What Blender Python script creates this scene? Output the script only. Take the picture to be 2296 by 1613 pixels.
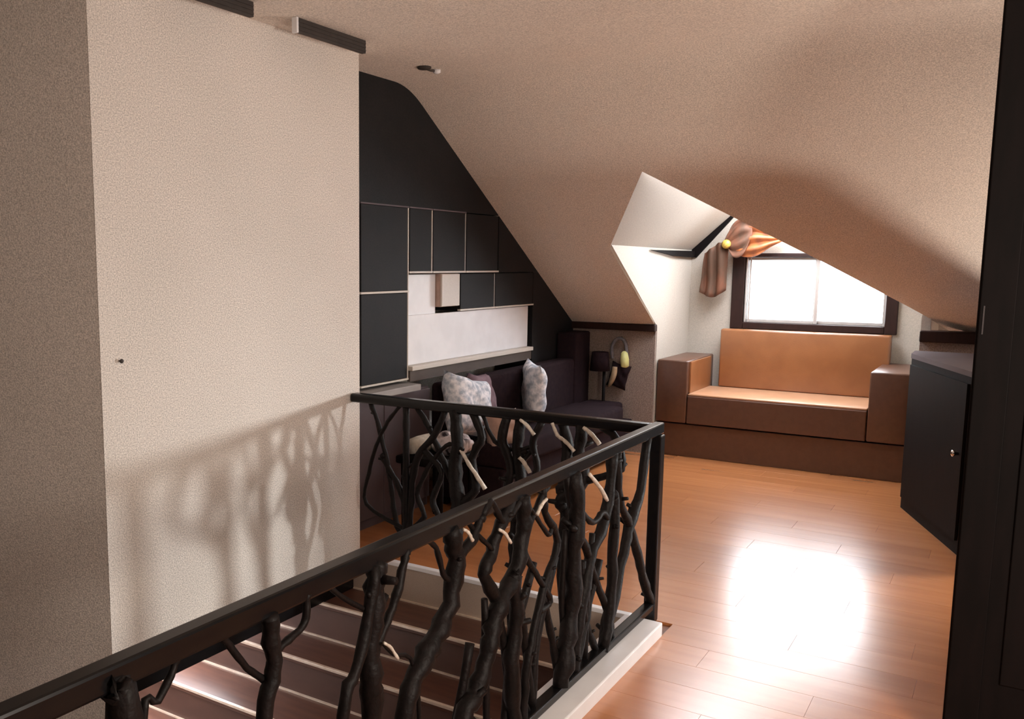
import bpy, bmesh, math, random
from mathutils import Vector, Matrix
random.seed(7)
for o in list(bpy.data.objects): bpy.data.objects.remove(o)
S = bpy.context.scene
COL = S.collection

# ------------------------------------------------------------------ camera
cd = bpy.data.cameras.new('camera'); cam = bpy.data.objects.new('camera', cd); COL.objects.link(cam)
CA, CB, CR = math.radians(34.104), math.radians(7.468), math.radians(0.2136)
Fv = Vector((math.cos(CA)*math.cos(CB), math.sin(CA)*math.cos(CB), -math.sin(CB)))
Rv = Vector((math.sin(CA), -math.cos(CA), 0)); Uv = Rv.cross(Fv)
R2 = Rv*math.cos(CR) + Uv*math.sin(CR); U2 = Uv*math.cos(CR) - Rv*math.sin(CR)
cam.matrix_world = Matrix(((R2.x, U2.x, -Fv.x, 0), (R2.y, U2.y, -Fv.y, 0), (R2.z, U2.z, -Fv.z, 1.6), (0, 0, 0, 1)))
cd.sensor_fit = 'HORIZONTAL'; cd.sensor_width = 36.0
cd.lens = 2026.2/2296*36.0
cd.shift_x = (1148-900.68)/2296; cd.shift_y = (856.9-806.5)/2296
cd.clip_start = 0.05
S.camera = cam

# ------------------------------------------------------------------ light
SKY, WIN2, WARM, UPL, EXPO = 9.5, 190.0, 98.0, 108.0, 1.05
w = bpy.data.worlds.new('overcast_sky'); S.world = w; w.use_nodes = True
bgn = w.node_tree.nodes['Background']
bgn.inputs['Color'].default_value = (0.93, 0.94, 1.0, 1); bgn.inputs['Strength'].default_value = SKY

def area(name, loc, target, sx, sy, power, color):
    l = bpy.data.lights.new(name, 'AREA'); l.shape = 'RECTANGLE'; l.size = sx; l.size_y = sy
    l.energy = power; l.color = color
    o = bpy.data.objects.new(name, l); COL.objects.link(o); o.location = loc
    o.rotation_euler = (Vector(target)-Vector(loc)).to_track_quat('-Z', 'Y').to_euler()
    return o
# daylight coming in through the second dormer window in the right-hand wall
area('daylight_window', (7.30, -2.65, 1.26), (3.2, 2.95, 0.95), 0.34, 0.34, WIN2, (1.0, 0.97, 0.95))
# unseen warm fill light, added behind the viewer to lift walls and ceiling
pl = bpy.data.lights.new('warm_fill', 'POINT'); pl.energy = WARM; pl.color = (1.0, 0.87, 0.75); pl.shadow_soft_size = 0.25
po = bpy.data.objects.new('warm_fill', pl); COL.objects.link(po); po.location = (1.45, -1.2, 1.45)

# low uplighter on the floor behind the low cupboard, which shades the foot of the roof slope
ul = bpy.data.lights.new('floor_uplighter', 'SPOT'); ul.energy = UPL; ul.color = (1.0, 0.87, 0.75); ul.shadow_soft_size = 0.10
uo = bpy.data.objects.new('floor_uplighter', ul); COL.objects.link(uo); ul.spot_size = math.radians(152); ul.spot_blend = 0.3
uo.rotation_euler = (math.pi, 0, 0); uo.location = (5.90, -1.55, 0.22)
S.view_settings.view_transform = 'Standard'; S.view_settings.look = 'None'
S.view_settings.gamma = 1.0; S.view_settings.use_curve_mapping = False
S.view_settings.exposure = EXPO

# ------------------------------------------------------------------ materials
def mat(name, col, rough=0.6, spec=0.5, metal=0.0, var=None, scale=(8, 8, 8), grain=0.0, gscale=300, bump=0.0, bscale=150, rand=0.0, trans=0.0, sheen=0.0):
    """procedural: base colour, a second colour mixed in by noise (var), a fine grain and a fine bump"""
    m = bpy.data.materials.new(name); m.use_nodes = True
    nt = m.node_tree; N = nt.nodes; L = nt.links; b = N['Principled BSDF']
    b.inputs['Roughness'].default_value = rough; b.inputs['Specular IOR Level'].default_value = spec
    b.inputs['Metallic'].default_value = metal; b.inputs['Transmission Weight'].default_value = trans
    b.inputs['Sheen Weight'].default_value = sheen
    geo = N.new('ShaderNodeNewGeometry')
    base = N.new('ShaderNodeRGB'); base.outputs[0].default_value = (*col, 1); out = base.outputs[0]
    def noise(sc, det=3):
        mp = N.new('ShaderNodeMapping'); mp.inputs['Scale'].default_value = sc
        L.new(geo.outputs['Position'], mp.inputs['Vector'])
        n = N.new('ShaderNodeTexNoise'); n.inputs['Scale'].default_value = 1.0; n.inputs['Detail'].default_value = det
        L.new(mp.outputs[0], n.inputs['Vector']); return n
    def mix(a, bcol, fac, mode='MIX'):
        x = N.new('ShaderNodeMix'); x.data_type = 'RGBA'; x.blend_type = mode
        L.new(a, x.inputs[6])
        if isinstance(bcol, tuple): x.inputs[7].default_value = (*bcol, 1)
        else: L.new(bcol, x.inputs[7])
        if isinstance(fac, float): x.inputs[0].default_value = fac
        else: L.new(fac, x.inputs[0])
        return x.outputs[2]
    if var:
        n = noise(scale); r = N.new('ShaderNodeValToRGB')
        r.color_ramp.elements[0].position = 0.38; r.color_ramp.elements[1].position = 0.62
        L.new(n.outputs['Fac'], r.inputs[0]); out = mix(out, var, r.outputs[0])
    if grain:
        n = noise((gscale,)*3, 1); r = N.new('ShaderNodeMapRange')
        r.inputs['From Min'].default_value = 0.3; r.inputs['From Max'].default_value = 0.7
        r.inputs['To Min'].default_value = 1-grain; r.inputs['To Max'].default_value = 1+grain*0.6
        L.new(n.outputs['Fac'], r.inputs[0])
        c = N.new('ShaderNodeCombineColor')
        for k in range(3): L.new(r.outputs[0], c.inputs[k])
        out = mix(out, c.outputs[0], 1.0, 'MULTIPLY')
    if rand:
        oi = N.new('ShaderNodeObjectInfo'); r = N.new('ShaderNodeMapRange')
        r.inputs['To Min'].default_value = 1-rand; r.inputs['To Max'].default_value = 1+rand
        L.new(oi.outputs['Random'], r.inputs[0]); c = N.new('ShaderNodeCombineColor')
        for k in range(3): L.new(r.outputs[0], c.inputs[k])
        out = mix(out, c.outputs[0], 1.0, 'MULTIPLY')
    L.new(out, b.inputs['Base Color'])
    if bump:
        n = noise((bscale,)*3, 2); bp = N.new('ShaderNodeBump'); bp.inputs['Strength'].default_value = bump
        bp.inputs['Distance'].default_value = 0.004
        L.new(n.outputs['Fac'], bp.inputs['Height']); L.new(bp.outputs[0], b.inputs['Normal'])
    return m

M = {}
M['plaster'] = mat('cream_plaster', (0.74, 0.685, 0.63), 0.9, 0.2, var=(0.78, 0.72, 0.665), scale=(1.5, 1.5, 1.5), grain=0.32, gscale=170, bump=0.6, bscale=170)
M['ceiling'] = mat('tan_ceiling_plaster', (0.76, 0.69, 0.62), 0.9, 0.2, var=(0.80, 0.73, 0.655), scale=(1.2, 1.2, 1.2), grain=0.26, gscale=150, bump=0.45, bscale=150)
M['knee'] = mat('taupe_plaster', (0.30, 0.235, 0.20), 0.9, 0.2, var=(0.33, 0.26, 0.22), scale=(2, 2, 2), grain=0.3, gscale=120)
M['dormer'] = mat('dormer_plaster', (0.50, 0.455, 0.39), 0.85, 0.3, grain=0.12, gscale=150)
M['white'] = mat('white_plaster', (0.78, 0.74, 0.67), 0.85, 0.3, grain=0.08, gscale=150)
M['whitepaint'] = mat('white_gloss_paint', (0.86, 0.86, 0.88), 0.4, 0.5, var=(0.80, 0.80, 0.82), scale=(6, 6, 6))
M['floor'] = mat('orange_brown_laminate', (0.55, 0.215, 0.078), 0.27, 0.5, var=(0.50, 0.192, 0.068), scale=(16, 1.4, 5), rand=0.06)
fb = M['floor'].node_tree.nodes['Principled BSDF']
fb.inputs['Coat Weight'].default_value = 0.8; fb.inputs['Coat Roughness'].default_value = 0.23; fb.inputs['Coat IOR'].default_value = 1.45
M['subfloor'] = mat('laminate_base', (0.28, 0.12, 0.05), 0.5, 0.4, var=(0.24, 0.1, 0.04), scale=(40, 3, 10))
M['tread'] = mat('dark_red_brown_tread', (0.12, 0.052, 0.034), 0.35, 0.5, var=(0.09, 0.038, 0.026), scale=(30, 4, 10))
M['riser'] = mat('brown_riser', (0.10, 0.05, 0.036), 0.5, 0.4, var=(0.08, 0.04, 0.03), scale=(30, 4, 10))
M['paleriser'] = mat('pale_landing_riser', (0.42, 0.34, 0.28), 0.6, 0.4, grain=0.1)
M['strip'] = mat('pale_nosing_metal', (0.85, 0.74, 0.62), 0.3, 0.6, metal=0.35, var=(0.75, 0.62, 0.50), scale=(20, 20, 20))
M['branch'] = mat('black_brown_branch', (0.005, 0.004, 0.004), 0.55, 0.2, var=(0.009, 0.006, 0.006), scale=(60, 60, 20), bump=0.6, bscale=60)
M['rail'] = mat('black_stained_rail', (0.005, 0.005, 0.006), 0.26, 0.28, var=(0.008, 0.007, 0.007), scale=(10, 60, 60))
M['highlit'] = mat('pale_highlit_branch', (0.72, 0.66, 0.58), 0.5, 0.4, var=(0.55, 0.48, 0.40), scale=(60, 60, 60))  # highlights and cut ends on the dark branches, painted as pale wood
M['dark'] = mat('charcoal_panel', (0.011, 0.011, 0.012), 0.6, 0.2, var=(0.014, 0.013, 0.014), scale=(5, 5, 5), grain=0.25, gscale=120)
M['edge'] = mat('pale_edge_strip', (0.66, 0.60, 0.53), 0.45, 0.5, grain=0.1)
M['fascia'] = mat('brown_fascia', (0.085, 0.065, 0.055), 0.6, 0.3, var=(0.10, 0.075, 0.062), scale=(5, 20, 20))
M['greycab'] = mat('grey_plum_cabinet', (0.115, 0.090, 0.100), 0.6, 0.4, var=(0.10, 0.078, 0.088), scale=(4, 4, 4))
M['shelf'] = mat('grey_shelf_board', (0.42, 0.40, 0.39), 0.5, 0.4, var=(0.36, 0.34, 0.33), scale=(4, 20, 20))
M['plum'] = mat('dark_plum_fabric', (0.016, 0.009, 0.012), 0.95, 0.1, var=(0.021, 0.012, 0.014), scale=(30, 30, 30), bump=0.3, bscale=200)
M['leather'] = mat('tan_leather', (0.31, 0.125, 0.045), 0.34, 0.9, var=(0.27, 0.105, 0.037), scale=(6, 6, 6), bump=0.2, bscale=120)
M['seat'] = mat('lit_tan_leather', (0.60, 0.34, 0.20), 0.3, 0.9, var=(0.54, 0.29, 0.16), scale=(6, 6, 6), bump=0.2, bscale=120)  # lighter leather: window light on the seat top put into the colour
M['leathershade'] = mat('shaded_tan_leather', (0.115, 0.05, 0.028), 0.34, 0.8, var=(0.10, 0.042, 0.024), scale=(5, 25, 25))  # darker copy of the tan leather, shade of the bench fronts painted in
M['darkwood'] = mat('dark_brown_wood', (0.030, 0.013, 0.010), 0.5, 0.25, var=(0.022, 0.010, 0.008), scale=(40, 40, 8))
M['cupboard'] = mat('near_black_wood', (0.004, 0.003, 0.003), 0.65, 0.12, var=(0.006, 0.004, 0.004), scale=(30, 30, 5))
M['sash'] = mat('grey_sash_paint', (0.45, 0.41, 0.38), 0.5, 0.4, grain=0.05)
M['metal'] = mat('chrome', (0.75, 0.75, 0.75), 0.2, 0.5, metal=1.0, grain=0.03)
M['print'] = mat('white_and_blue_print_fabric', (0.92, 0.92, 0.96), 0.9, 0.2, var=(0.42, 0.48, 0.56), scale=(24, 24, 24), bump=0.3, bscale=200)
M['mauve'] = mat('mauve_fabric', (0.22, 0.15, 0.17), 0.9, 0.2, var=(0.17, 0.11, 0.13), scale=(20, 20, 20))
M['tancloth'] = mat('tan_fabric', (0.50, 0.36, 0.30), 0.9, 0.2, var=(0.42, 0.30, 0.25), scale=(20, 20, 20))
M['cream'] = mat('cream_fabric', (0.70, 0.66, 0.56), 0.9, 0.2, var=(0.55, 0.50, 0.42), scale=(25, 25, 25))
M['stripe'] = mat('black_and_white_fabric', (0.78, 0.72, 0.74), 0.9, 0.2, var=(0.03, 0.025, 0.03), scale=(30, 14, 10))
M['orange'] = mat('orange_curtain_satin', (0.42, 0.12, 0.025), 0.45, 0.5, var=(0.22, 0.06, 0.016), scale=(14, 14, 14), sheen=0.3)
M['browncloth'] = mat('brown_curtain_voile', (0.10, 0.055, 0.035), 0.7, 0.3, var=(0.17, 0.07, 0.04), scale=(8, 14, 5))
M['yellow'] = mat('yellow_knob', (0.42, 0.27, 0.06), 0.4, 0.5, var=(0.62, 0.42, 0.08), scale=(60, 60, 60))
M['strap'] = mat('grey_webbing', (0.20, 0.20, 0.23), 0.8, 0.3, var=(0.15, 0.15, 0.17), scale=(60, 60, 60))
M['lemon'] = mat('pale_yellow_plastic', (0.80, 0.80, 0.35), 0.4, 0.5, var=(0.75, 0.74, 0.28), scale=(30, 30, 30))
M['horn'] = mat('tan_horn', (0.42, 0.30, 0.18), 0.5, 0.4, var=(0.30, 0.20, 0.12), scale=(20, 20, 20))
M['vent'] = mat('dark_vent_metal', (0.055, 0.045, 0.040), 0.7, 0.3, var=(0.045, 0.036, 0.032), scale=(20, 20, 20))
gm = bpy.data.materials.new('window_glass'); gm.use_nodes = True
gn = gm.node_tree; gn.nodes.remove(gn.nodes['Principled BSDF'])
g1 = gn.nodes.new('ShaderNodeBsdfTransparent'); g1.inputs[0].default_value = (0.96, 0.98, 0.98, 1)
g2 = gn.nodes.new('ShaderNodeBsdfGlossy'); g2.inputs['Roughness'].default_value = 0.02
g3 = gn.nodes.new('ShaderNodeMixShader'); g4 = gn.nodes.new('ShaderNodeFresnel'); g4.inputs['IOR'].default_value = 1.25
gn.links.new(g4.outputs[0], g3.inputs[0]); gn.links.new(g1.outputs[0], g3.inputs[1]); gn.links.new(g2.outputs[0], g3.inputs[2])
gn.links.new(g3.outputs[0], gn.nodes['Material Output'].inputs['Surface'])
M['glass'] = gm

# ------------------------------------------------------------------ builders
def link(name, me, m, parent=None, label=None, cat=None, group=None, kind=None):
    o = bpy.data.objects.new(name, me); COL.objects.link(o)
    if m is not None and not me.materials: me.materials.append(M[m] if isinstance(m, str) else m)
    if parent is not None: o.parent = parent
    for k, v in (('label', label), ('category', cat), ('group', group), ('kind', kind)):
        if v: o[k] = v
    return o
def bm_mesh(name, bm, smooth=False):
    bmesh.ops.recalc_face_normals(bm, faces=bm.faces)
    me = bpy.data.meshes.new(name); bm.to_mesh(me); bm.free()
    if smooth:
        for p in me.polygons: p.use_smooth = True
    return me
def box_bm(bm, x0, x1, y0, y1, z0, z1, bev=0.0, seg=2):
    r = bmesh.ops.create_cube(bm, size=1.0)
    vs = r['verts']
    for v in vs:
        v.co = Vector((x0+(v.co.x+.5)*(x1-x0), y0+(v.co.y+.5)*(y1-y0), z0+(v.co.z+.5)*(z1-z0)))
    if bev:
        es = list({e for v in vs for e in v.link_edges})
        bmesh.ops.bevel(bm, geom=es, offset=bev, segments=seg, affect='EDGES', profile=0.5)
def box(name, m, x0, x1, y0, y1, z0, z1, bev=0.0, seg=2, smooth=False, **k):
    bm = bmesh.new(); box_bm(bm, x0, x1, y0, y1, z0, z1, bev, seg)
    return link(name, bm_mesh(name, bm, smooth), m, **k)
def poly(name, m, pts, off, **k):
    """a flat polygon given thickness: extruded by the vector off"""
    bm = bmesh.new(); off = Vector(off)
    a = [bm.verts.new(p) for p in pts]; b = [bm.verts.new(Vector(p)+off) for p in pts]
    bm.faces.new(a); bm.faces.new(b[::-1])
    for i in range(len(a)):
        j = (i+1) % len(a); bm.faces.new((a[j], a[i], b[i], b[j]))
    return link(name, bm_mesh(name, bm), m, **k)
def empty(name, loc, label, cat, group=None):
    o = bpy.data.objects.new(name, None); COL.objects.link(o); o.location = loc
    o['label'] = label; o['category'] = cat
    if group: o['group'] = group
    return o
def keep(parent, *children):
    """parent children built in world space to an Empty that stands elsewhere"""
    for c in children: c.parent = parent; c.matrix_parent_inverse = Matrix.Translation(-parent.location)
def tube_bm(bm, pts, rad, sides=8, cap=True):
    pts = [Vector(p) for p in pts]; rings = []
    t0 = (pts[1]-pts[0]).normalized()
    n = t0.orthogonal().normalized()
    for i, p in enumerate(pts):
        t = ((pts[min(i+1, len(pts)-1)]-pts[max(i-1, 0)])).normalized()
        n = (n - t*n.dot(t)).normalized(); b = t.cross(n)
        r = rad[i] if isinstance(rad, (list, tuple)) else rad
        rings.append([bm.verts.new(p + (n*math.cos(2*math.pi*k/sides)+b*math.sin(2*math.pi*k/sides))*r) for k in range(sides)])
    for a, b_ in zip(rings, rings[1:]):
        for k in range(sides):
            j = (k+1) % sides; bm.faces.new((a[k], a[j], b_[j], b_[k]))
    if cap: bm.faces.new(rings[0][::-1]); bm.faces.new(rings[-1])
def tube(name, m, pts, rad, sides=8, **k):
    bm = bmesh.new(); tube_bm(bm, pts, rad, sides)
    return link(name, bm_mesh(name, bm, True), m, **k)
def catmull(pts, n=4):
    pts = [Vector(p) for p in pts]; out = []
    P = [pts[0]*2-pts[1]] + pts + [pts[-1]*2-pts[-2]]
    for i in range(1, len(P)-2):
        a, b, c, d = P[i-1:i+3]
        for s in range(n):
            t = s/n
            out.append(0.5*((2*b)+(c-a)*t+(2*a-5*b+4*c-d)*t*t+(3*b-a-3*c+d)*t**3))
    out.append(pts[-1]); return out
def lathe(name, m, prof, loc, axis=(0, 0, 1), sides=16, **k):
    bm = bmesh.new(); q = Vector((0, 0, 1)).rotation_difference(Vector(axis)); loc = Vector(loc); rings = []
    for r, h in prof:
        rings.append([bm.verts.new(loc + q @ Vector((r*math.cos(2*math.pi*i/sides), r*math.sin(2*math.pi*i/sides), h))) for i in range(sides)])
    for a, b in zip(rings, rings[1:]):
        for i in range(sides):
            j = (i+1) % sides; bm.faces.new((a[i], a[j], b[j], b[i]))
    bm.faces.new(rings[0][::-1]); bm.faces.new(rings[-1])
    return link(name, bm_mesh(name, bm, True), m, **k)
def pillow(name, m, wd, hg, th, mw, wrinkle=0.012, n=14, seed=1, **k):
    """a plump square cushion with drawn-out corners"""
    rnd = random.Random(seed); bm = bmesh.new(); ph = [rnd.uniform(0, 6) for _ in range(4)]
    def pt(u, v, s):
        e = (1-u**4)*(1-v**4); pinch = 1-0.07*((1-abs(u)**2)*abs(v)**3+(1-abs(v)**2)*abs(u)**3)*1.6
        x, y = u*wd/2*(1-0.06*(1-u*u)*0-0.05*(1-v*v)*0)*pinch, v*hg/2*pinch
        z = s*th/2*max(e, 0)**0.5 + wrinkle*math.sin(5*u+ph[0]+3*v)*math.cos(4*v+ph[1])
        return mw @ Vector((x, y, z))
    g = {}
    for s in (1, -1):
        for i in range(n+1):
            for j in range(n+1):
                bd = i in (0, n) or j in (0, n)
                if s == -1 and bd: g[s, i, j] = g[1, i, j]; continue
                g[s, i, j] = bm.verts.new(pt(2*i/n-1, 2*j/n-1, s))
    for s in (1, -1):
        for i in range(n):
            for j in range(n):
                bm.faces.new((g[s, i, j], g[s, i+1, j], g[s, i+1, j+1], g[s, i, j+1]))
    return link(name, bm_mesh(name, bm, True), m, **k)
def frame_m(loc, xa, ya):
    xa = Vector(xa).normalized(); ya = Vector(ya); ya = (ya-xa*ya.dot(xa)).normalized(); za = xa.cross(ya)
    return Matrix(((xa.x, ya.x, za.x, loc[0]), (xa.y, ya.y, za.y, loc[1]), (xa.z, ya.z, za.z, loc[2]), (0, 0, 0, 1)))
ST = dict(kind='structure')

# ------------------------------------------------------------------ room shell
XW0, XW1, YW = 2.25, 3.94, 2.947
CZ = 2.69
def slope(x): return 2.683-0.6105*(x-4.809)
XC = 4.7975                      # where the flat ceiling turns into the roof slope

# floors: the sub-floor slabs (an L around the stairwell) and laminate planks on top of the part in view
fl = bpy.data.meshes.new('floor')
bm = bmesh.new()
box_bm(bm, 3.895, 8.6, -2.05, 3.75, -0.30, -0.012)
box_bm(bm, -2.5, 3.895, -2.05, 1.33, -0.30, -0.012)
floor = link('floor', bm_mesh('floor', bm), 'subfloor', **ST)
pw, plen = 0.19, 1.18
pm = bmesh.new(); box_bm(pm, 0.0004, pw-0.0004, 0.0004, plen-0.0004, -0.012, 0.0, 0.0005, 1)
plank_me = bm_mesh('plank', pm); plank_me.materials.append(M['floor'])
def plank(x, y0, y1):
    o = bpy.data.objects.new('plank', plank_me); COL.objects.link(o); o.parent = floor
    o.location = (x, y0, 0); o.scale = (1, (y1-y0)/plen, 1)
x = 3.895
row = 0
while x < 7.6:
    ys = -0.5 - plen*((row*0.37) % 1.0)
    while ys < 3.5:
        a, b = max(ys, -0.5), min(ys+plen, 3.5)
        if b-a > 0.05: plank(x, a, b)
        ys += plen
    x += pw; row += 1
x = 3.895-pw
while x > 2.0:
    ys = -0.5 - plen*((row*0.37) % 1.0)
    while ys < 1.165:
        a, b = max(ys, -0.5), min(ys+plen, 1.165)
        if b-a > 0.05: plank(x, a, b)
        ys += plen
    x -= pw; row += 1
for nm, b6 in (('floor_margin', (-2.5, x+pw, -2.0, 1.165)), ('floor_margin', (x+pw, 8.5, -2.0, -0.5))):
    box(nm, 'subfloor', b6[0], b6[1], b6[2], b6[3], -0.012, 0.0, parent=floor)

# left wall beside the stair, its end, and the return that turns away at the stair's foot
box('wall_left', 'plaster', XW0, XW1, YW, YW+0.66, -0.14, CZ+0.12, **ST)
rd = Vector((-0.3, 0.954, 0)); rn = Vector((0.954, 0.3, 0))
c0 = Vector((XW0, YW, -0.9)); c1 = c0+rd*1.42
poly('wall_left_return', 'plaster', [c0+Vector((0.001, 0.001, 0)), c1, c1+Vector((0, 0, 4.1)), c0+Vector((0.001, 0.001, 4.1))], rn*0.05, **ST)
box('wall_stair_foot', 'greycab', -2.6, -2.5, -2.1, 5.0, -3.0, 3.3, **ST)
box('wall_stair_side', 'riser', -2.5, 3.94, 4.3, 4.4, -3.0, -0.15, **ST)
box('wall_stair_outer', 'plaster', -2.6, 2.3, 4.32, 4.4, -0.14, 3.3, **ST)
box('trim_6', 'rail', XW0, XW1, YW-0.002, YW+0.02, -0.20, -0.035, **ST)
box('wall_stair_near', 'white', -2.5, 3.88, 1.335, 1.355, -3.0, -0.012, **ST)
box('floor_below', 'subfloor', -2.6, 4.2, 1.2, 4.4, -3.05, -2.95, **ST)

# gable end behind the cupboards
box('wall_gable', 'plaster', XW1, 8.4, 3.55, 3.65, -0.3, 2.9, **ST)
# ceiling: flat part
XR0, XR1 = 4.64, 4.95
box('ceiling', 'ceiling', -2.6, XR0, -2.1, 3.6, CZ, CZ+0.08, **ST)
box('ceiling_stair', 'ceiling', -2.6, XW0, 3.6, 5.0, CZ, CZ+0.08, **ST)

# roof slope with the dormer opening. Plan points on the slope; the edge on the right of the opening is swept back into a bulkhead
def on(x, y): return Vector((x, y, slope(x)))
EYE = Vector((0, 0, 1.6))
P0 = on(5.119, 2.237); P1 = on(6.784, 0.213); P1b = on(7.30, -0.42)
L_, LL = on(6.382, 2.49), on(7.44, 2.47)
edge_on = [on(5.637, 2.002), on(6.098, 1.534), on(6.56, 1.065), on(7.1, 0.545), on(7.521, 0.204), on(7.93, -0.12)]
def lerp_list(pts, n):
    d = [0]
    for a, b in zip(pts, pts[1:]): d.append(d[-1]+(b-a).length)
    out = []
    for i in range(n+1):
        s = d[-1]*i/n
        for k in range(len(d)-1):
            if s <= d[k+1]+1e-9:
                t = (s-d[k])/(d[k+1]-d[k]); out.append(pts[k].lerp(pts[k+1], t)); break
    return out
NS, NT = 24, 10
Eon = lerp_list(edge_on, NS); Ecr = lerp_list([P0, P1, P1b], NS)
bm = bmesh.new(); grid = []
for i in range(NS+1):
    push = 1.0 + 0.04*min(1, (i/NS)*1.7)
    end = EYE + (Eon[i]-EYE)*push
    ctrl = Ecr[i].lerp(Eon[i], 0.55)
    rowv = []
    for j in range(NT+1):
        t = j/NT
        rowv.append(bm.verts.new(Ecr[i]*(1-t)**2 + ctrl*2*t*(1-t) + end*t*t))
    grid.append(rowv)
for i in range(NS):
    for j in range(NT):
        bm.faces.new((grid[i][j], grid[i+1][j], grid[i+1][j+1], grid[i][j+1]))
ridge0 = grid[0][NT].co.copy(); Eend = [g[NT].co.copy() for g in grid]
# left part of the slope
A = [on(XR1, 3.75), on(7.44, 3.75), LL, L_]
va = [bm.verts.new(p) for p in A]
v_c = bm.verts.new(on(XR1, 2.237))
bm.faces.new((va[0], va[1], va[2], va[3])); bm.faces.new((va[0], va[3], grid[0][0], v_c))
for j in range(NT): bm.faces.new((va[3], grid[0][j+1], grid[0][j]))
# right part of the slope
v_d = bm.verts.new(on(XR1, -2.1)); v_e = bm.verts.new(on(7.36, -2.1))
half = [g[0] for g in grid]
for i in range(NS):
    bm.faces.new((half[i], half[i+1], v_d)) if i else bm.faces.new((half[0], half[1], v_d))
bm.faces.new((v_c, half[0], v_d)); bm.faces.new((half[NS], v_e, v_d))
prevr = [va[0], v_c, v_d]
for k in range(1, 9):
    t = 1-k/8
    px_ = XR0*(1-t)**2 + XC*2*t*(1-t) + XR1*t*t; pz = CZ*(1-t)**2 + CZ*2*t*(1-t) + slope(XR1)*t*t
    cur_ = [bm.verts.new((px_, y_, pz)) for y_ in (3.75, 2.237, -2.1)]
    for q in range(2): bm.faces.new((prevr[q], prevr[q+1], cur_[q+1], cur_[q]))
    prevr = cur_
me = bm_mesh('ceiling', bm, True)
slope_o = link('ceiling_slope', me, 'ceiling', **ST)
em = slope_o.modifiers.new('split', 'EDGE_SPLIT'); em.split_angle = math.radians(40)
wn = slope_o.modifiers.new('weighted', 'WEIGHTED_NORMAL'); wn.weight = 80

# dormer: left pitch, right pitch, cheeks, window wall
XB = 8.25
poly('ceiling_dormer_left', 'dormer', [ridge0, L_, L_+Vector((1, -0.022, 0))*(XB+.1-L_.x), ridge0+Vector((1, -0.022, 0))*(XB+.1-ridge0.x)], (0.0, 0.02, 0.03), **ST)
bm = bmesh.new(); prev = None
for p in Eend:
    a = bm.verts.new(p); t = (XB+0.1-p.x); b = bm.verts.new(p+Vector((max(t, 0.02), -0.35*max(t, 0.02), 0.02)))
    if prev: bm.faces.new((prev[0], a, b, prev[1]))
    prev = (a, b)
link('ceiling_dormer_right', bm_mesh('ceiling_dormer_right', bm), 'dormer', **ST)
poly('wall_dormer_left', 'dormer', [(6.37, 2.47, 1.74), (7.462, 2.47, 1.083), (7.462, 2.47, -0.1), (XB+.1, 2.44, -0.1), (XB+.1, 2.44, 1.74)], (0, 0.06, 0), **ST)
WY0, WY1, WZ0, WZ1 = 0.775, 2.075, 1.045, 1.70
ww = bmesh.new()
box_bm(ww, XB, XB+0.16, -0.6, WY0, -0.1, 2.6); box_bm(ww, XB, XB+0.16, WY1, 2.5, -0.1, 2.6)
box_bm(ww, XB, XB+0.16, WY0, WY1, -0.1, WZ0); box_bm(ww, XB, XB+0.16, WY0, WY1, WZ1, 2.6)
link('wall_window', bm_mesh('wall_window', ww), 'dormer', **ST)
box('wall_dormer_right', 'dormer', 7.45, XB, 0.49, 0.55, -0.1, 1.25, **ST)
# knee walls under the slope
box('wall_knee_left', 'knee', 7.44, 7.52, 2.475, 3.75, -0.1, 1.085, **ST)
box('wall_knee_right', 'knee', 7.44, 7.52, -2.1, 0.55, -0.1, 1.14, **ST)
# right-hand wall with the second dormer window, back wall
rw = bmesh.new()
OX0, OX1, OZ0, OZ1 = 6.62, 7.03, 0.86, 1.33
box_bm(rw, -2.6, OX0, -2.1, -2.0, -0.3, 2.75); box_bm(rw, OX1, 8.6, -2.1, -2.0, -0.3, 2.75)
box_bm(rw, OX0, OX1, -2.1, -2.0, -0.3, OZ0); box_bm(rw, OX0, OX1, -2.1, -2.0, OZ1, 2.75)
link('wall_right', bm_mesh('wall_right', rw), 'greycab', **ST)
wf = bmesh.new()
box_bm(wf, OX0-.02, OX1+.02, -2.1, -2.03, OZ0-.02, OZ0+.02); box_bm(wf, OX0-.02, OX1+.02, -2.1, -2.03, OZ1-.02, OZ1+.02)
box_bm(wf, OX0-.02, OX0+.02, -2.1, -2.03, OZ0+.02, OZ1-.02); box_bm(wf, OX1-.02, OX1+.02, -2.1, -2.03, OZ0+.02, OZ1-.02)
w2 = link('window_2', bm_mesh('window_2', wf), 'darkwood', **ST)
box('pane', 'glass', OX0+.02, OX1-.02, -2.085, -2.08, OZ0+.02, OZ1-.02, parent=w2)
# near dark partition at the right edge of the view
pt = box('wall_partition', 'cupboard', 3.40, 3.50, -2.0, 0.099, -0.012, CZ, 0.004, **ST)
box('stile', 'cupboard', 3.388, 3.40, -0.001, 0.093, 0.0, CZ-0.001, 0.003, parent=pt)
box('panel', 'cupboard', 3.392, 3.40, -0.62, -0.05, 0.25, 2.45, 0.003, parent=pt)
box('light_streak', 'metal', 3.386, 3.389, 0.079, 0.083, 1.385, 1.475, parent=pt, label='thin bright light streak')  # streak of light at the edge gap, drawn as a bright strip

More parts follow.
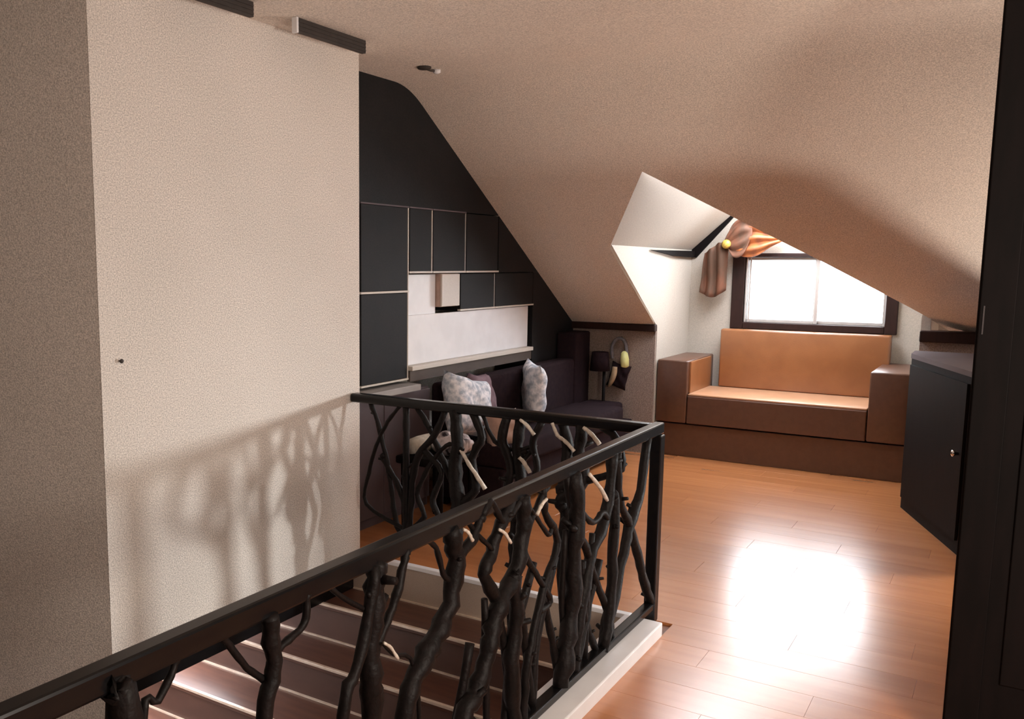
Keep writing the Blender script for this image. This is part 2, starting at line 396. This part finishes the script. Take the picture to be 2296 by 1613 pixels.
# trims: dark rail where slope meets knee wall, dark edging boards in the dormer, kerb round the stairwell
box('trim_1', 'darkwood', 7.385, 7.45, 2.465, 3.54, 1.045, 1.105, 0.008, **ST)
box('trim_2', 'darkwood', 7.37, 7.44, -1.9, 0.55, 1.06, 1.14, 0.008, **ST)
poly('trim_3', 'cupboard', [(7.15, 2.455, 1.716), (XB, 2.43, 1.722), (XB, 2.43, 1.665), (7.7, 2.44, 1.672)], (0, -0.02, 0), **ST)
poly('trim_4', 'cupboard', [(XB, 2.44, 1.735), (XB, 2.04, 2.15), (XB, 1.97, 2.15), (XB, 2.40, 1.66)], (-0.025, 0, 0), **ST)
box('trim_5', 'whitepaint', -0.6, 3.745, 1.163, 1.335, -0.012, 0.06, 0.006, **ST)

# ------------------------------------------------------------------ staircase
RISE, RUN = 0.20, 0.262
stair = empty('staircase', (3.88, 2.1, -3.0), 'dark red-brown stair going down between the pale wall and the branch railing', 'staircase')
keep(stair, box('nosing_strip', 'whitepaint', 3.872, 3.912, 1.358, 2.94, -0.018, 0.004, 0.003, label='pale nosing strip along the landing edge'))
for i in range(12):
    xe = 3.88-RUN*i; zt = -RISE*i
    keep(stair, box('riser', 'paleriser' if i == 0 else 'riser', xe-0.004, xe+0.014, 1.358, 2.946 if i == 0 else 4.29, zt-RISE, zt-(0.018 if i == 0 else 0.03),
                    label='pale riser under the landing edge' if i == 0 else None))
    xt = xe-RUN
    keep(stair, box('tread', 'tread', xt-0.02, xe-0.004, 1.358, 4.29, zt-RISE-0.03, zt-RISE, 0.004))
    keep(stair, box('nosing_strip', 'strip', xt-0.024, xt-0.006, 1.359, 4.28, zt-RISE-0.012, zt-RISE+0.003, 0.002))
    keep(stair, box('joint_strip', 'strip', xe-0.014, xe-0.004, 1.359, 2.94 if i == 0 else 4.28, zt-RISE, zt-RISE+0.008))

# ------------------------------------------------------------------ branch railing round the stairwell
NEAR = [(0.0269, [(2.941, 0.865), (2.975, 0.712), (2.964, 0.582), (2.962, 0.381), (2.917, 0.227), (2.876, 0.091)]), (0.0192, [(3.341, 0.865), (3.327, 0.703), (3.272, 0.59), (3.154, 0.497), (3.087, 0.359), (3.048, 0.215), (3.032, 0.07)]), (0.0159, [(3.379, 0.865), (3.418, 0.665), (3.543, 0.528), (3.656, 0.379), (3.75, 0.232)]), (0.0191, [(3.729, 0.865), (3.67, 0.649), (3.554, 0.525), (3.492, 0.423), (3.362, 0.217), (3.29, 0.07)]), (0.0126, [(2.915, 0.865), (3.007, 0.655), (3.107, 0.548), (3.216, 0.39), (3.386, 0.171), (3.417, 0.07)]), (0.0176, [(3.349, 0.68), (3.351, 0.443), (3.333, 0.226), (3.288, 0.093)]), (0.0241, [(2.531, 0.865), (2.548, 0.781), (2.527, 0.698), (2.475, 0.61), (2.393, 0.562), (2.344, 0.493), (2.309, 0.42), (2.246, 0.328), (2.174, 0.275), (2.145, 0.07)]), (0.0098, [(2.759, 0.865), (2.684, 0.817), (2.595, 0.733), (2.579, 0.669), (2.696, 0.545), (2.787, 0.437)]), (0.0119, [(2.709, 0.865), (2.728, 0.769), (2.841, 0.639), (2.749, 0.529), (2.673, 0.395), (2.618, 0.274), (2.603, 0.169), (2.597, 0.07)]), (0.0068, [(2.754, 0.685), (2.667, 0.76), (2.571, 0.835)]), (0.0236, [(2.103, 0.865), (2.129, 0.804), (2.14, 0.735), (2.089, 0.62), (2.005, 0.558), (1.936, 0.502), (1.873, 0.411), (1.848, 0.07)]), (0.0131, [(2.27, 0.865), (2.255, 0.844), (2.209, 0.802), (2.139, 0.775)]), (0.0099, [(2.528, 0.865), (2.419, 0.812), (2.365, 0.853), (2.319, 0.898)]), (0.0168, [(2.478, 0.865), (2.39, 0.791), (2.358, 0.729), (2.31, 0.673)]), (0.0098, [(1.879, 0.865), (1.869, 0.849), (1.835, 0.776), (1.799, 0.716), (1.749, 0.663)]), (0.0231, [(1.757, 0.865), (1.747, 0.825), (1.742, 0.737), (1.725, 0.65), (1.726, 0.566), (1.734, 0.469), (1.737, 0.07)]), (0.0132, [(1.734, 0.865), (1.7, 0.715), (1.651, 0.622), (1.602, 0.532), (1.582, 0.07)]), (0.005, [(1.768, 0.668), (1.836, 0.596), (1.943, 0.505), (1.986, 0.07)]), (0.0169, [(1.351, 0.865), (1.355, 0.824), (1.358, 0.74), (1.331, 0.644), (1.315, 0.35), (1.317, 0.07)]), (0.0074, [(1.484, 0.865), (1.477, 0.864), (1.467, 0.805), (1.396, 0.783), (1.359, 0.763)]), (0.0067, [(1.106, 0.865), (1.095, 0.845), (1.056, 0.797), (1.021, 0.778), (1.0, 0.35), (1.003, 0.07)]), (0.0257, [(0.963, 0.865), (0.965, 0.854), (0.968, 0.801), (0.97, 0.35), (0.97, 0.07)]), (0.0071, [(1.224, 0.865), (1.247, 0.834), (1.296, 0.767), (1.349, 0.717)]), (0.0212, [(2.481, 0.608), (2.5, 0.454), (2.469, 0.315), (2.507, 0.132), (2.512, 0.07)]), (0.0098, [(3.033, 0.699), (3.143, 0.635), (3.239, 0.651)]), (0.0071, [(1.982, 0.865), (2.04, 0.827), (2.077, 0.741)]), (0.0064, [(2.195, 0.865), (2.264, 0.808), (2.364, 0.727)]), (0.0061, [(1.563, 0.865), (1.613, 0.822), (1.712, 0.756)])]
BACK = [(0.0163, [(2.595, 0.865), (2.591, 0.65), (2.593, 0.41), (2.594, 0.19), (2.594, 0.05)]), (0.0292, [(2.298, 0.865), (2.285, 0.732), (2.293, 0.546), (2.28, 0.385), (2.2899999999999996, 0.193), (2.28, 0.0)]), (0.0139, [(2.545, 0.865), (2.461, 0.759), (2.392, 0.627), (2.324, 0.496), (2.293, 0.396)]), (0.0159, [(2.355, 0.865), (2.42, 0.728), (2.515, 0.612), (2.556, 0.463), (2.569, 0.244), (2.593, 0.144)]), (0.0178, [(2.199, 0.865), (2.146, 0.747), (2.2, 0.628), (2.177, 0.47), (2.293, 0.37)]), (0.0195, [(2.0, 0.865), (2.027, 0.75), (1.98, 0.633), (1.992, 0.475), (1.93, 0.375)]), (0.0237, [(1.94, 0.865), (1.949, 0.725), (1.93, 0.551), (1.946, 0.415), (1.956, 0.207), (1.946, 0.0)]), (0.0148, [(1.811, 0.865), (1.864, 0.757), (1.837, 0.63), (1.872, 0.515), (1.93, 0.415)]), (0.023, [(1.72, 0.865), (1.693, 0.755), (1.706, 0.582), (1.689, 0.455), (1.699, 0.228), (1.689, 0.0)]), (0.0248, [(1.618, 0.865), (1.625, 0.721), (1.599, 0.597), (1.706, 0.497)]), (0.0163, [(1.523, 0.865), (1.456, 0.824), (1.424, 0.746), (1.45, 0.66), (1.706, 0.56)]), (0.012, [(2.831, 0.865), (2.772, 0.726), (2.72, 0.538), (2.684, 0.347), (2.655, 0.205), (2.593, 0.105)]), (0.0094, [(2.623, 0.865), (2.708, 0.769), (2.784, 0.627), (2.832, 0.474), (2.85, 0.297), (2.593, 0.197)]), (0.0099, [(2.147, 0.865), (2.071, 0.733), (1.948, 0.703), (1.854, 0.737), (1.93, 0.637)]), (0.0139, [(2.488, 0.639), (2.378, 0.535), (2.431, 0.386), (2.375, 0.276), (2.293, 0.176)]), (0.0144, [(2.743, 0.559), (2.656, 0.449), (2.612, 0.358), (2.593, 0.258)]), (0.0114, [(2.353, 0.678), (2.46, 0.548), (2.528, 0.395), (2.485, 0.282), (2.593, 0.182)])]
PALEB = [(0.0101, [(2.249, 0.675), (2.183, 0.588), (2.106, 0.494)]), (0.0084, [(1.755, 0.862), (1.727, 0.808), (1.685, 0.781), (1.64, 0.74)]), (0.0092, [(1.599, 0.857), (1.519, 0.787)]), (0.0097, [(1.923, 0.677), (1.864, 0.608)]), (0.0085, [(1.923, 0.862), (1.846, 0.795)])]
PALEN = [(0.0072, [(3.019, 0.849), (3.203, 0.713)]), (0.0053, [(2.333, 0.813), (2.411, 0.752)]), (0.005, [(2.121, 0.865), (2.172, 0.821)]), (0.0044, [(1.737, 0.672), (1.798, 0.608)]), (0.0059, [(2.661, 0.835), (2.592, 0.798)])]
HT, RY, RX = 0.907, 1.262, 3.88
rl = empty('stair_railing', (RX, RY, 0), 'black railing of crooked branches and trunks around the open stairwell', 'railing')
keep(rl, box('handrail', 'rail', 0.3, 3.92, RY-0.016, RY+0.030, HT-0.05, HT, 0.007, 2, False))
keep(rl, box('handrail', 'rail', RX-0.032, RX+0.032, RY+0.033, YW-0.002, HT-0.052, HT-0.004, 0.012, 3, True))
keep(rl, box('corner_post', 'rail', RX-0.028, RX+0.024, RY-0.026, RY+0.026, 0.0, HT-0.05, 0.006))
keep(rl, box('bottom_rail', 'rail', -0.55, 3.85, RY-0.022, RY+0.022, 0.06, 0.092, 0.006))
def branch_mesh(pts, r, seed, highlit=False):
    rnd = random.Random(seed); P = catmull(pts, 4); n = len(P); rad = []
    for i in range(n):
        k = i/(n-1); rad.append(r*(0.93+0.14*k)*rnd.uniform(0.86, 1.16))
    P = [P[0]] + [p+Vector((rnd.uniform(-1, 1), rnd.uniform(-1, 1), 0))*r*0.16 for p in P[1:-1]] + [P[-1]]
    bm = bmesh.new(); tube_bm(bm, P, rad, 9)
    if r > 0.012 and not highlit:              # cut twig stubs
        for _ in range(rnd.randint(2, 4)):
            i = rnd.randrange(1, n-1); a = rnd.uniform(0, 6.28)
            d = Vector((math.cos(a), math.sin(a), rnd.uniform(0.1, 0.9))).normalized()
            ln = rnd.uniform(1.4, 2.4)*r
            tube_bm(bm, [P[i], P[i]+d*ln*0.6, P[i]+d*ln], [r*0.6, r*0.45, r*0.38], 6)
    return bm_mesh('branch', bm, True)
def settle(lst, x_end=None):
    # loose ends grow on to the nearest other branch (or the post), as the twigs of a woven branch fence do
    polys = [[Vector((a, 0, z)) for a, z in p] for _, p in lst]; out = []
    for i, (r, p) in enumerate(lst):
        p = list(p)
        for end in (-1, 0):
            a, z = p[end]
            if (end == -1 and z > 0.10) or (end == 0 and z < 0.855):
                best = None
                for j, q in enumerate(polys):
                    if j == i: continue
                    for u, v in zip(q, q[1:]):
                        for t in (0, .25, .5, .75, 1):
                            w_ = u.lerp(v, t); dz = (z-w_.z) if end == -1 else (w_.z-z)
                            d = math.hypot(w_.x-a, w_.z-z)
                            if 0.0 < dz < 0.4 and d > 0.02 and (best is None or d < best[0]): best = (d, w_)
                if x_end is not None and end == -1 and abs(x_end-a) < 0.16: best = (0, Vector((x_end, 0, max(z-0.14, 0.09))))
                if best: p.insert(len(p) if end == -1 else 0, (best[1].x, best[1].z))
        out.append((r, p))
    return out
NEAR = settle(NEAR, 3.865); BACK = settle(BACK)
sd = 0
for lst, plane in ((NEAR, 'y'), (BACK, 'x')):
    for r, pts in lst:
        sd += 1; rnd = random.Random(sd*3); off = rnd.uniform(-0.012, 0.012)
        if plane == 'y': P = [(a, RY-0.004+off, z) for a, z in pts]
        else: P = [(RX+off, a, z) for a, z in pts]
        keep(rl, link('trunk' if r > 0.02 else 'branch', branch_mesh(P, r*1.18, sd), 'branch'))
rb = random.Random(41)
for k in range(13):
    xa = 2.25+0.085*k; xb = xa+rb.uniform(-0.22, 0.22); za = rb.uniform(0.42, 0.66)
    P = [(xa, RY+0.012, za), ((xa+xb)/2+rb.uniform(-.05, .05), RY+0.016, za*0.55), (xb, RY+0.010, 0.085)]
    keep(rl, link('branch', branch_mesh(P, rb.uniform(0.009, 0.016), 300+k), 'branch'))
for lst, plane in ((PALEN, 'y'), (PALEB, 'x')):  # pale pieces laid on as branch highlights and cut ends
    for r, pts in lst:
        sd += 1
        P = [(a, RY-0.036, z) if plane == 'y' else (RX-0.03, a, z) for a, z in pts]
        if len(P) == 2: P.insert(1, tuple((P[0][k]+P[1][k])/2+(0.008 if k == 2 else 0) for k in range(3)))
        keep(rl, link('highlit_branch', branch_mesh(P, r, sd, True), 'highlit', label='pale peeled branch'))

# ------------------------------------------------------------------ window 1 and its curtain
win = link('window_1', None or bm_mesh('window_1', (lambda b: (
    box_bm(b, XB-0.03, XB+0.10, WY0, WY0+0.09, WZ0, WZ1, 0.006), box_bm(b, XB-0.03, XB+0.10, WY1-0.105, WY1, WZ0, WZ1, 0.006),
    box_bm(b, XB-0.028, XB+0.10, WY0+0.09, WY1-0.105, WZ0, WZ0+0.06, 0.006), box_bm(b, XB-0.028, XB+0.10, WY0+0.09, WY1-0.105, WZ1-0.035, WZ1, 0.006), b)[-1])(bmesh.new())), 'darkwood', **ST)
def sash(y0, y1, xx):
    b = bmesh.new(); s = 0.026
    box_bm(b, xx, xx+0.03, y0, y0+s, WZ0+0.06, WZ1-0.035, 0.003); box_bm(b, xx, xx+0.03, y1-s, y1, WZ0+0.06, WZ1-0.035, 0.003)
    box_bm(b, xx, xx+0.03, y0+s, y1-s, WZ0+0.06, WZ0+0.06+s, 0.003); box_bm(b, xx, xx+0.03, y0+s, y1-s, WZ1-0.035-s, WZ1-0.035, 0.003)
    o = link('sash', bm_mesh('sash', b), 'sash', parent=win)
    box('pane', 'glass', xx+0.012, xx+0.016, y0+s, y1-s, WZ0+0.06+s, WZ1-0.035-s, parent=o)
sash(1.378, WY1-0.105, XB+0.01); sash(WY0+0.09, 1.42, XB+0.045)
b = bmesh.new()
for k in range(2): box_bm(b, XB-0.012+0.0*k, XB+0.008, WY1-0.125-0.03*k, WY1-0.112-0.03*k, WZ0+0.06, WZ1-0.035, 0.002)
link('sash_track', bm_mesh('sash_track', b), 'sash', parent=win)

cur = empty('curtain', (8.12, 2.05, 1.35), 'orange and brown swag curtain gathered at the top corner of the dormer window', 'curtain')
def cloth(name, m, top, bot, nu, nv, folds, amp, dirv):
    bm = bmesh.new(); top = catmull(top, 6); bot = catmull(bot, 6); dv = Vector(dirv); g = []
    def samp(L, t):
        k = t*(len(L)-1); i = min(int(k), len(L)-2); return L[i].lerp(L[i+1], k-i)
    for i in range(nu+1):
        u = i/nu; a, c = samp(top, u), samp(bot, u); r = []
        for j in range(nv+1):
            v = j/nv; p = a.lerp(c, v)
            p = p + dv*amp*(math.sin(folds*2*math.pi*(v+0.12*math.sin(3*u)))*math.sin(math.pi*min(1, u*1.0+0.08)) )
            r.append(bm.verts.new(p))
        g.append(r)
    for i in range(nu):
        for j in range(nv): bm.faces.new((g[i][j], g[i+1][j], g[i+1][j+1], g[i][j+1]))
    me = bm_mesh(name, bm, True); o = link(name, me, m)
    s = o.modifiers.new('thick', 'SOLIDIFY'); s.thickness = 0.006
    return o
sw = cloth('swag', 'orange', [(8.12, 2.10, 1.80), (8.12, 2.02, 1.96), (8.12, 1.90, 2.0), (8.12, 1.74, 1.90), (8.12, 1.62, 1.83)],
           [(8.10, 2.08, 1.76), (8.08, 2.00, 1.68), (8.06, 1.86, 1.67), (8.08, 1.72, 1.76), (8.12, 1.61, 1.82)], 24, 20, 3.5, 0.022, (-1, 0, 0))
sw2 = cloth('swag', 'browncloth', [(8.09, 2.12, 1.80), (8.09, 2.05, 1.95), (8.09, 1.97, 1.99), (8.09, 1.90, 1.93)],
            [(8.07, 2.10, 1.76), (8.05, 2.02, 1.66), (8.05, 1.94, 1.70), (8.08, 1.89, 1.86)], 18, 16, 3, 0.02, (-1, 0, 0))
tl = cloth('tail', 'browncloth', [(8.11, 2.29, 1.70), (8.08, 2.22, 1.74), (8.07, 2.15, 1.79), (8.08, 2.08, 1.76)],
           [(8.13, 2.32, 1.36), (8.09, 2.25, 1.33), (8.09, 2.18, 1.32), (8.11, 2.10, 1.38)], 24, 10, 1.0, 0.015, (-1, 0.3, 0))
for v in tl.data.vertices:
    v.co.x += 0.02*math.sin((v.co.y-2.08)*75)
kn = lathe('knot', 'yellow', [(0.006, -0.03), (0.028, -0.022), (0.04, 0), (0.03, 0.022), (0.006, 0.03)], (8.03, 2.09, 1.775), (-1, 0, 0.1), label='round yellow knot')
keep(cur, sw, sw2, tl, kn)

# ------------------------------------------------------------------ window seat
seat = empty('window_seat', (7.9, 1.54, 0), 'boxy tan upholstered window seat with two arms filling the dormer', 'bench')
keep(seat, box('plinth', 'leathershade', 7.50, 8.24, 0.565, 2.46, 0.0, 0.275, 0.006))
keep(seat, box('seat_base', 'leathershade', 7.475, 8.24, 0.86, 2.20, 0.287, 0.518, 0.008))
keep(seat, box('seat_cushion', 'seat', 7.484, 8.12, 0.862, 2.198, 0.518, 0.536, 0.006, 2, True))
arm_l = box('arm', 'leathershade', 7.47, 8.24, 2.205, 2.46, 0.287, 0.81, 0.014, 3, True); keep(seat, arm_l)
keep(seat, box('arm', 'leathershade', 7.47, 8.24, 0.566, 0.855, 0.287, 0.815, 0.014, 3, True))
box('lit_arm_face', 'leather', 7.52, 8.12, 2.190, 2.206, 0.537, 0.80, 0.004, parent=arm_l, label='window-lit orange-tan inner face of the arm')  # window light on the inner face, painted as a lighter leather piece
b = bmesh.new(); box_bm(b, 8.10, 8.215, 0.80, 2.12, 0.537, 1.045, 0.016, 3)
bk = link('back_cushion', bm_mesh('back_cushion', b, True), 'leather'); keep(seat, bk)

# ------------------------------------------------------------------ cupboards at the gable end (fronts at y = 3.2)
YF = 3.2
GP = 3.206
poly('wall_gable_panel', 'dark', [(XW1, GP, 1.953), (XW1, GP, CZ), (XC, GP, CZ), (6.01, GP, slope(6.01)), (6.01, GP, 1.953)], (0, 0.335, 0), **ST)
poly('wall_gable_panel', 'dark', [(6.012, GP, 1.538), (6.012, GP, slope(6.012)), (6.69, GP, slope(6.69)), (6.69, GP, 1.538)], (0, 0.335, 0), **ST)
poly('wall_gable_panel', 'dark', [(6.605, GP, 0.0), (6.605, GP, 1.536), (6.69, GP, 1.536), (7.42, GP, slope(7.42)), (7.42, GP, 0.0)], (0, 0.335, 0), **ST)
def cupboard(name, x0, x1, z0, z1, label, doors, depth=0.34):
    c = empty(name, ((x0+x1)/2, YF+depth/2, z0), label, 'cupboard', 'charcoal cupboards at the gable end')
    keep(c, box('body', 'dark', x0, x1, YF+0.022, min(YF+depth, 3.545), z0, z1, 0.002))
    for k, (a, b_) in enumerate(doors):
        dr = box('door', 'dark', x0+0.006, x1-0.014, YF, YF+0.02, a+0.012, b_-0.004, 0.003); keep(c, dr)
        box('edge_strip', 'edge', x0+0.001, x1-0.001, YF-0.004, YF+0.021, a-0.001, a+0.011, parent=dr, label='pale strip along the door bottom')
    if x1 < 5.98: keep(c, box('edge_strip', 'edge' if x1 < 5.2 else 'shelf', x1-0.011, x1-0.002, YF-0.001, YF+0.021, z0+0.012, z1-0.005))
    if z1 > 1.9 and x0 < 5.5: keep(c, box('top_strip', 'greycab', x0+0.001, x1-0.001, YF-0.003, YF+0.021, z1-0.003, z1+0.006))
    return c
cupboard('tall_cupboard', 4.29, 4.80, 0.86, 1.95, 'tall charcoal cupboard with two doors standing on the grey ledge by the wall corner', [(0.86, 1.42), (1.42, 1.95)])
cupboard('wall_cupboard', 4.805, 5.08, 1.54, 1.95, 'narrow charcoal wall cupboard beside the tall cupboard', [(1.54, 1.95)])
cupboard('wall_cupboard', 5.085, 5.515, 1.54, 1.95, 'middle charcoal wall cupboard above the pale wall box', [(1.54, 1.95)])
cupboard('wall_cupboard', 5.52, 6.0, 1.54, 1.95, 'charcoal wall cupboard in the upper row nearest the roof slope', [(1.54, 1.95)])
cupboard('wall_cupboard', 5.445, 5.95, 1.275, 1.535, 'lower-row charcoal cupboard right beside the pale box', [(1.275, 1.535)])
cupboard('wall_cupboard', 5.955, 6.60, 1.275, 1.535, 'lower-row charcoal cupboard tucked under the roof slope', [(1.275, 1.535)])
pb = empty('wall_box', (5.32, 3.3, 1.31), 'pale box between the ledge and the charcoal wall cupboards', 'box')
keep(pb, box('shell', 'tancloth', 5.20, 5.44, YF+0.012, 3.54, 1.31, 1.535, 0.003), box('front', 'edge', 5.203, 5.437, YF-0.002, YF+0.012, 1.313, 1.532, 0.003))
# ledge and grey base cabinets below it
lg = empty('ledge', (5.6, 3.37, 0.85), 'pale ledge running along the gable wall under the cupboards', 'shelf')
keep(lg, box('top', 'edge', 4.805, 6.56, YF-0.03, 3.548, 0.915, 0.945, 0.004), box('splash_board', 'whitepaint', 4.81, 6.56, 3.225, 3.245, 0.946, 1.268, 0.003), box('splash_board', 'whitepaint', 4.81, 5.195, 3.246, 3.262, 1.20, 1.53, 0.003),
     box('fascia', 'fascia', 4.805, 6.56, YF-0.012, YF+0.01, 0.845, 0.914))
bc = empty('base_cabinet', (4.3, 3.36, 0), 'low grey-plum base cabinet beneath the tall charcoal cupboard', 'cabinet')
keep(bc, box('body', 'greycab', 3.945, 4.99, YF-0.03, 3.548, 0.0, 0.80), box('top', 'shelf', 3.945, 4.80, YF-0.10, 3.548, 0.80, 0.84, 0.004))
for a, b_ in ((3.95, 4.46), (4.465, 4.985)):
    keep(bc, box('door', 'greycab', a, b_, YF-0.05, YF-0.03, 0.06, 0.79, 0.004))

# ------------------------------------------------------------------ plum sofa and what lies on it
so = empty('sofa', (6.1, 2.85, 0), 'dark plum corner sofa under the ledge behind the railing', 'sofa')
keep(so, box('base', 'plum', 5.02, 7.36, 2.62, 3.15, 0.06, 0.30, 0.01), box('seat_cushion', 'plum', 5.02, 6.18, 2.58, 3.02, 0.30, 0.45, 0.03, 3, True),
     box('seat_cushion', 'plum', 6.19, 7.05, 2.58, 3.02, 0.30, 0.45, 0.03, 3, True), box('backrest', 'plum', 5.02, 7.05, 3.02, 3.17, 0.30, 0.82, 0.03, 3, True),
     box('end_backrest', 'plum', 7.06, 7.37, 3.02, 3.20, 0.30, 1.03, 0.02, 3, True), box('arm', 'plum', 7.06, 7.36, 2.70, 3.01, 0.30, 0.44, 0.03, 3, True))
for xx in (5.08, 7.28):
    for yy in (2.68, 3.08): keep(so, box('foot', 'cupboard', xx-0.025, xx+0.025, yy-0.025, yy+0.025, 0.0, 0.06))
c1_ = pillow('cushion', 'print', 0.46, 0.42, 0.17, frame_m((5.10, 2.93, 0.67), (0.93, -0.15, -0.25), (0.25, 0.25, 0.95)), seed=3,
       label='white and blue patterned cushion slumped at the near end of the sofa', cat='cushion', group='patterned cushions on the plum sofa')
c2_ = pillow('cushion', 'print', 0.34, 0.42, 0.13, frame_m((6.02, 2.90, 0.68), (0.72, 0.68, 0.05), (0.03, 0.05, 0.98)), seed=5,
       label='white patterned cushion standing on edge mid-sofa', cat='cushion', group='patterned cushions on the plum sofa')
pillow('throw', 'mauve', 0.34, 0.30, 0.10, frame_m((5.42, 3.0, 0.71), (0.97, 0.05, -0.1), (0.1, 0.35, 0.9)), seed=9,
       label='mauve cushion behind the slumped patterned cushion', cat='cushion')
pillow('cushion', 'tancloth', 0.30, 0.26, 0.16, frame_m((5.18, 2.70, 0.53), (0.9, -0.3, 0), (0.1, 0.3, 0.95)), seed=11, label='small plump tan cushion at the front of the sofa seat', cat='cushion')
# low stool with rolled and crumpled cloths
st = empty('low_stool', (4.62, 2.86, 0), 'low dark stool beside the sofa carrying rolled cloths', 'stool')
keep(st, box('seat', 'cupboard', 4.42, 4.86, 2.70, 3.04, 0.40, 0.45, 0.012, 2, True))
for xx in (4.46, 4.82):
    for yy in (2.74, 3.0): keep(st, tube('leg', 'cupboard', [(xx, yy, 0), (xx, yy, 0.2), (xx, yy, 0.41)], [0.014, 0.018, 0.02]))
rc = tube('rolled_towel', 'cream', [(4.47, 2.96, 0.503), (4.55, 2.95, 0.505), (4.65, 2.945, 0.505), (4.74, 2.94, 0.503)], [0.046, 0.053, 0.053, 0.046], 14,
     label='cream rolled towel lying on the low stool', cat='towel')
pillow('crumpled_cloth', 'stripe', 0.24, 0.2, 0.11, frame_m((4.68, 2.79, 0.505), (1, -0.2, 0), (0.2, 1, 0.25)), wrinkle=0.02, seed=21, label='crumpled black and white cloth on the low stool', cat='cloth')

# ------------------------------------------------------------------ things at the left knee wall
hb = empty('hanging_bag', (7.40, 2.76, 0.55), 'small dark bag hanging by a grey loop strap on the knee wall', 'bag')
keep(hb, tube('hook', 'metal', [(7.44, 2.765, 0.985), (7.41, 2.765, 0.98), (7.40, 2.765, 0.975), (7.398, 2.765, 0.985)], 0.006, 6),
     tube('strap', 'strap', catmull([(7.40, 2.83, 0.80), (7.40, 2.835, 0.90), (7.40, 2.80, 0.965), (7.40, 2.75, 0.97), (7.40, 2.715, 0.93), (7.40, 2.705, 0.84)], 4), 0.014, 8),
     lathe('tag', 'lemon', [(0.012, -0.075), (0.034, -0.06), (0.037, 0.0), (0.028, 0.055), (0.01, 0.07)], (7.385, 2.715, 0.80), (0, 0.1, 1), label='pale yellow bottle-shaped tag'),
     pillow('pouch', 'plum', 0.17, 0.22, 0.07, frame_m((7.395, 2.765, 0.655), (0, -1, -0.25), (0, -0.25, 1)), seed=31),
     tube('horn', 'horn', catmull([(7.35, 2.785, 0.735), (7.345, 2.79, 0.67), (7.345, 2.81, 0.61), (7.35, 2.835, 0.56)], 3), [0.022, 0.024, 0.025, 0.025, 0.025, 0.024, 0.022, 0.018, 0.014, 0.008], 8, label='curved tan horn'))
fl_ = empty('floor_lamp', (7.30, 2.86, 0), 'slim dark floor lamp with a drum shade by the knee wall', 'lamp')
keep(fl_, lathe('base', 'cupboard', [(0.10, 0.0), (0.10, 0.015), (0.03, 0.03), (0.012, 0.04)], (7.30, 2.86, 0.0)), tube('pole', 'cupboard', [(7.30, 2.86, 0.03), (7.30, 2.86, 0.4), (7.30, 2.86, 0.74)], 0.014, 8),
     lathe('shade', 'plum', [(0.085, 0.0), (0.07, 0.16), (0.066, 0.16), (0.08, 0.004)], (7.30, 2.90, 0.70)))

# ------------------------------------------------------------------ low cupboard at the right
lc = empty('low_cupboard', (6.6, 0.15, 0), 'near-black low cupboard with a chrome knob at the right end of the window seat', 'cupboard')
pts = [(6.728, 0.535), (5.75, 0.161), (5.80, -0.49), (6.98, -0.49), (6.98, 0.535)]
keep(lc, poly('body', 'cupboard', [(a, b_, 0.0) for a, b_ in pts], (0, 0, 1.0)))
keep(lc, poly('top', 'greycab', [(a-0.004, b_+0.004 if b_ > -0.4 else b_, 1.0) for a, b_ in pts], (0, 0, 0.03)))
fd = Vector((5.82-6.728, 0.188-0.535, 0)).normalized(); fn = Vector((fd.y, -fd.x, 0));
if fn.y < 0: fn = -fn
def face_panel(t0, t1, z0, z1, th):
    a = Vector((6.728, 0.535, 0))+fd*t0+fn*0.001; b_ = Vector((6.728, 0.535, 0))+fd*t1+fn*0.001
    return poly('door', 'cupboard', [(a.x, a.y, z0), (b_.x, b_.y, z0), (b_.x, b_.y, z1), (a.x, a.y, z1)], fn*th)
d1 = face_panel(0.03, 1.02, 0.08, 0.96, 0.014)
keep(lc, d1)
kp = Vector((6.728, 0.535, 0))+fd*0.975+fn*0.015
kb = lathe('knob', 'metal', [(0.008, 0), (0.008, 0.016), (0.018, 0.022), (0.019, 0.032), (0.008, 0.038)], (kp.x, kp.y, 0.565), fn, label='small chrome knob')
kb.parent = d1

# ------------------------------------------------------------------ small things on ceiling and wall
def vent(x0, x1, label):
    v = empty('air_vent', ((x0+x1)/2, 2.75, CZ), label, 'vent', 'air vents over the left wall')
    keep(v, box('housing', 'vent', x0, x1, 2.75, 2.775, 2.628, CZ-0.0005, 0.002), box('end_cap', 'whitepaint', x0-0.014, x0-0.0005, 2.746, 2.776, 2.622, CZ-0.0005, 0.002))
    for k in range(3): keep(v, box('fin', 'vent', x0+0.004, x1-0.004, 2.746, 2.75, 2.636+0.017*k, 2.643+0.017*k))
vent(2.60, 2.94, 'dark slot vent under the ceiling cut by the upper edge of the picture')
vent(3.225, 3.735, 'dark slot vent under the ceiling just above the end of the pale wall')
cf = empty('ceiling_spotlight', (4.44, 2.826, CZ), 'tiny dark rosette with a pale nub on the ceiling', 'spotlight')
keep(cf, lathe('rosette', 'vent', [(0.035, -0.012), (0.04, -0.006), (0.04, -0.0005)], (4.40, 2.835, CZ)), lathe('nub', 'whitepaint', [(0.008, -0.022), (0.022, -0.016), (0.022, -0.0005)], (4.50, 2.815, CZ)),
     tube('arm', 'vent', [(4.41, 2.833, CZ-0.008), (4.45, 2.825, CZ-0.012), (4.49, 2.817, CZ-0.01)], 0.006, 6))
lathe('nail', 'vent', [(0.003, 0.0), (0.003, 0.012), (0.009, 0.013), (0.009, 0.016)], (2.34, YW, 1.21), (0, -1, 0), 10, label='tiny dark nail in the pale wall near its shaded edge', cat='nail')
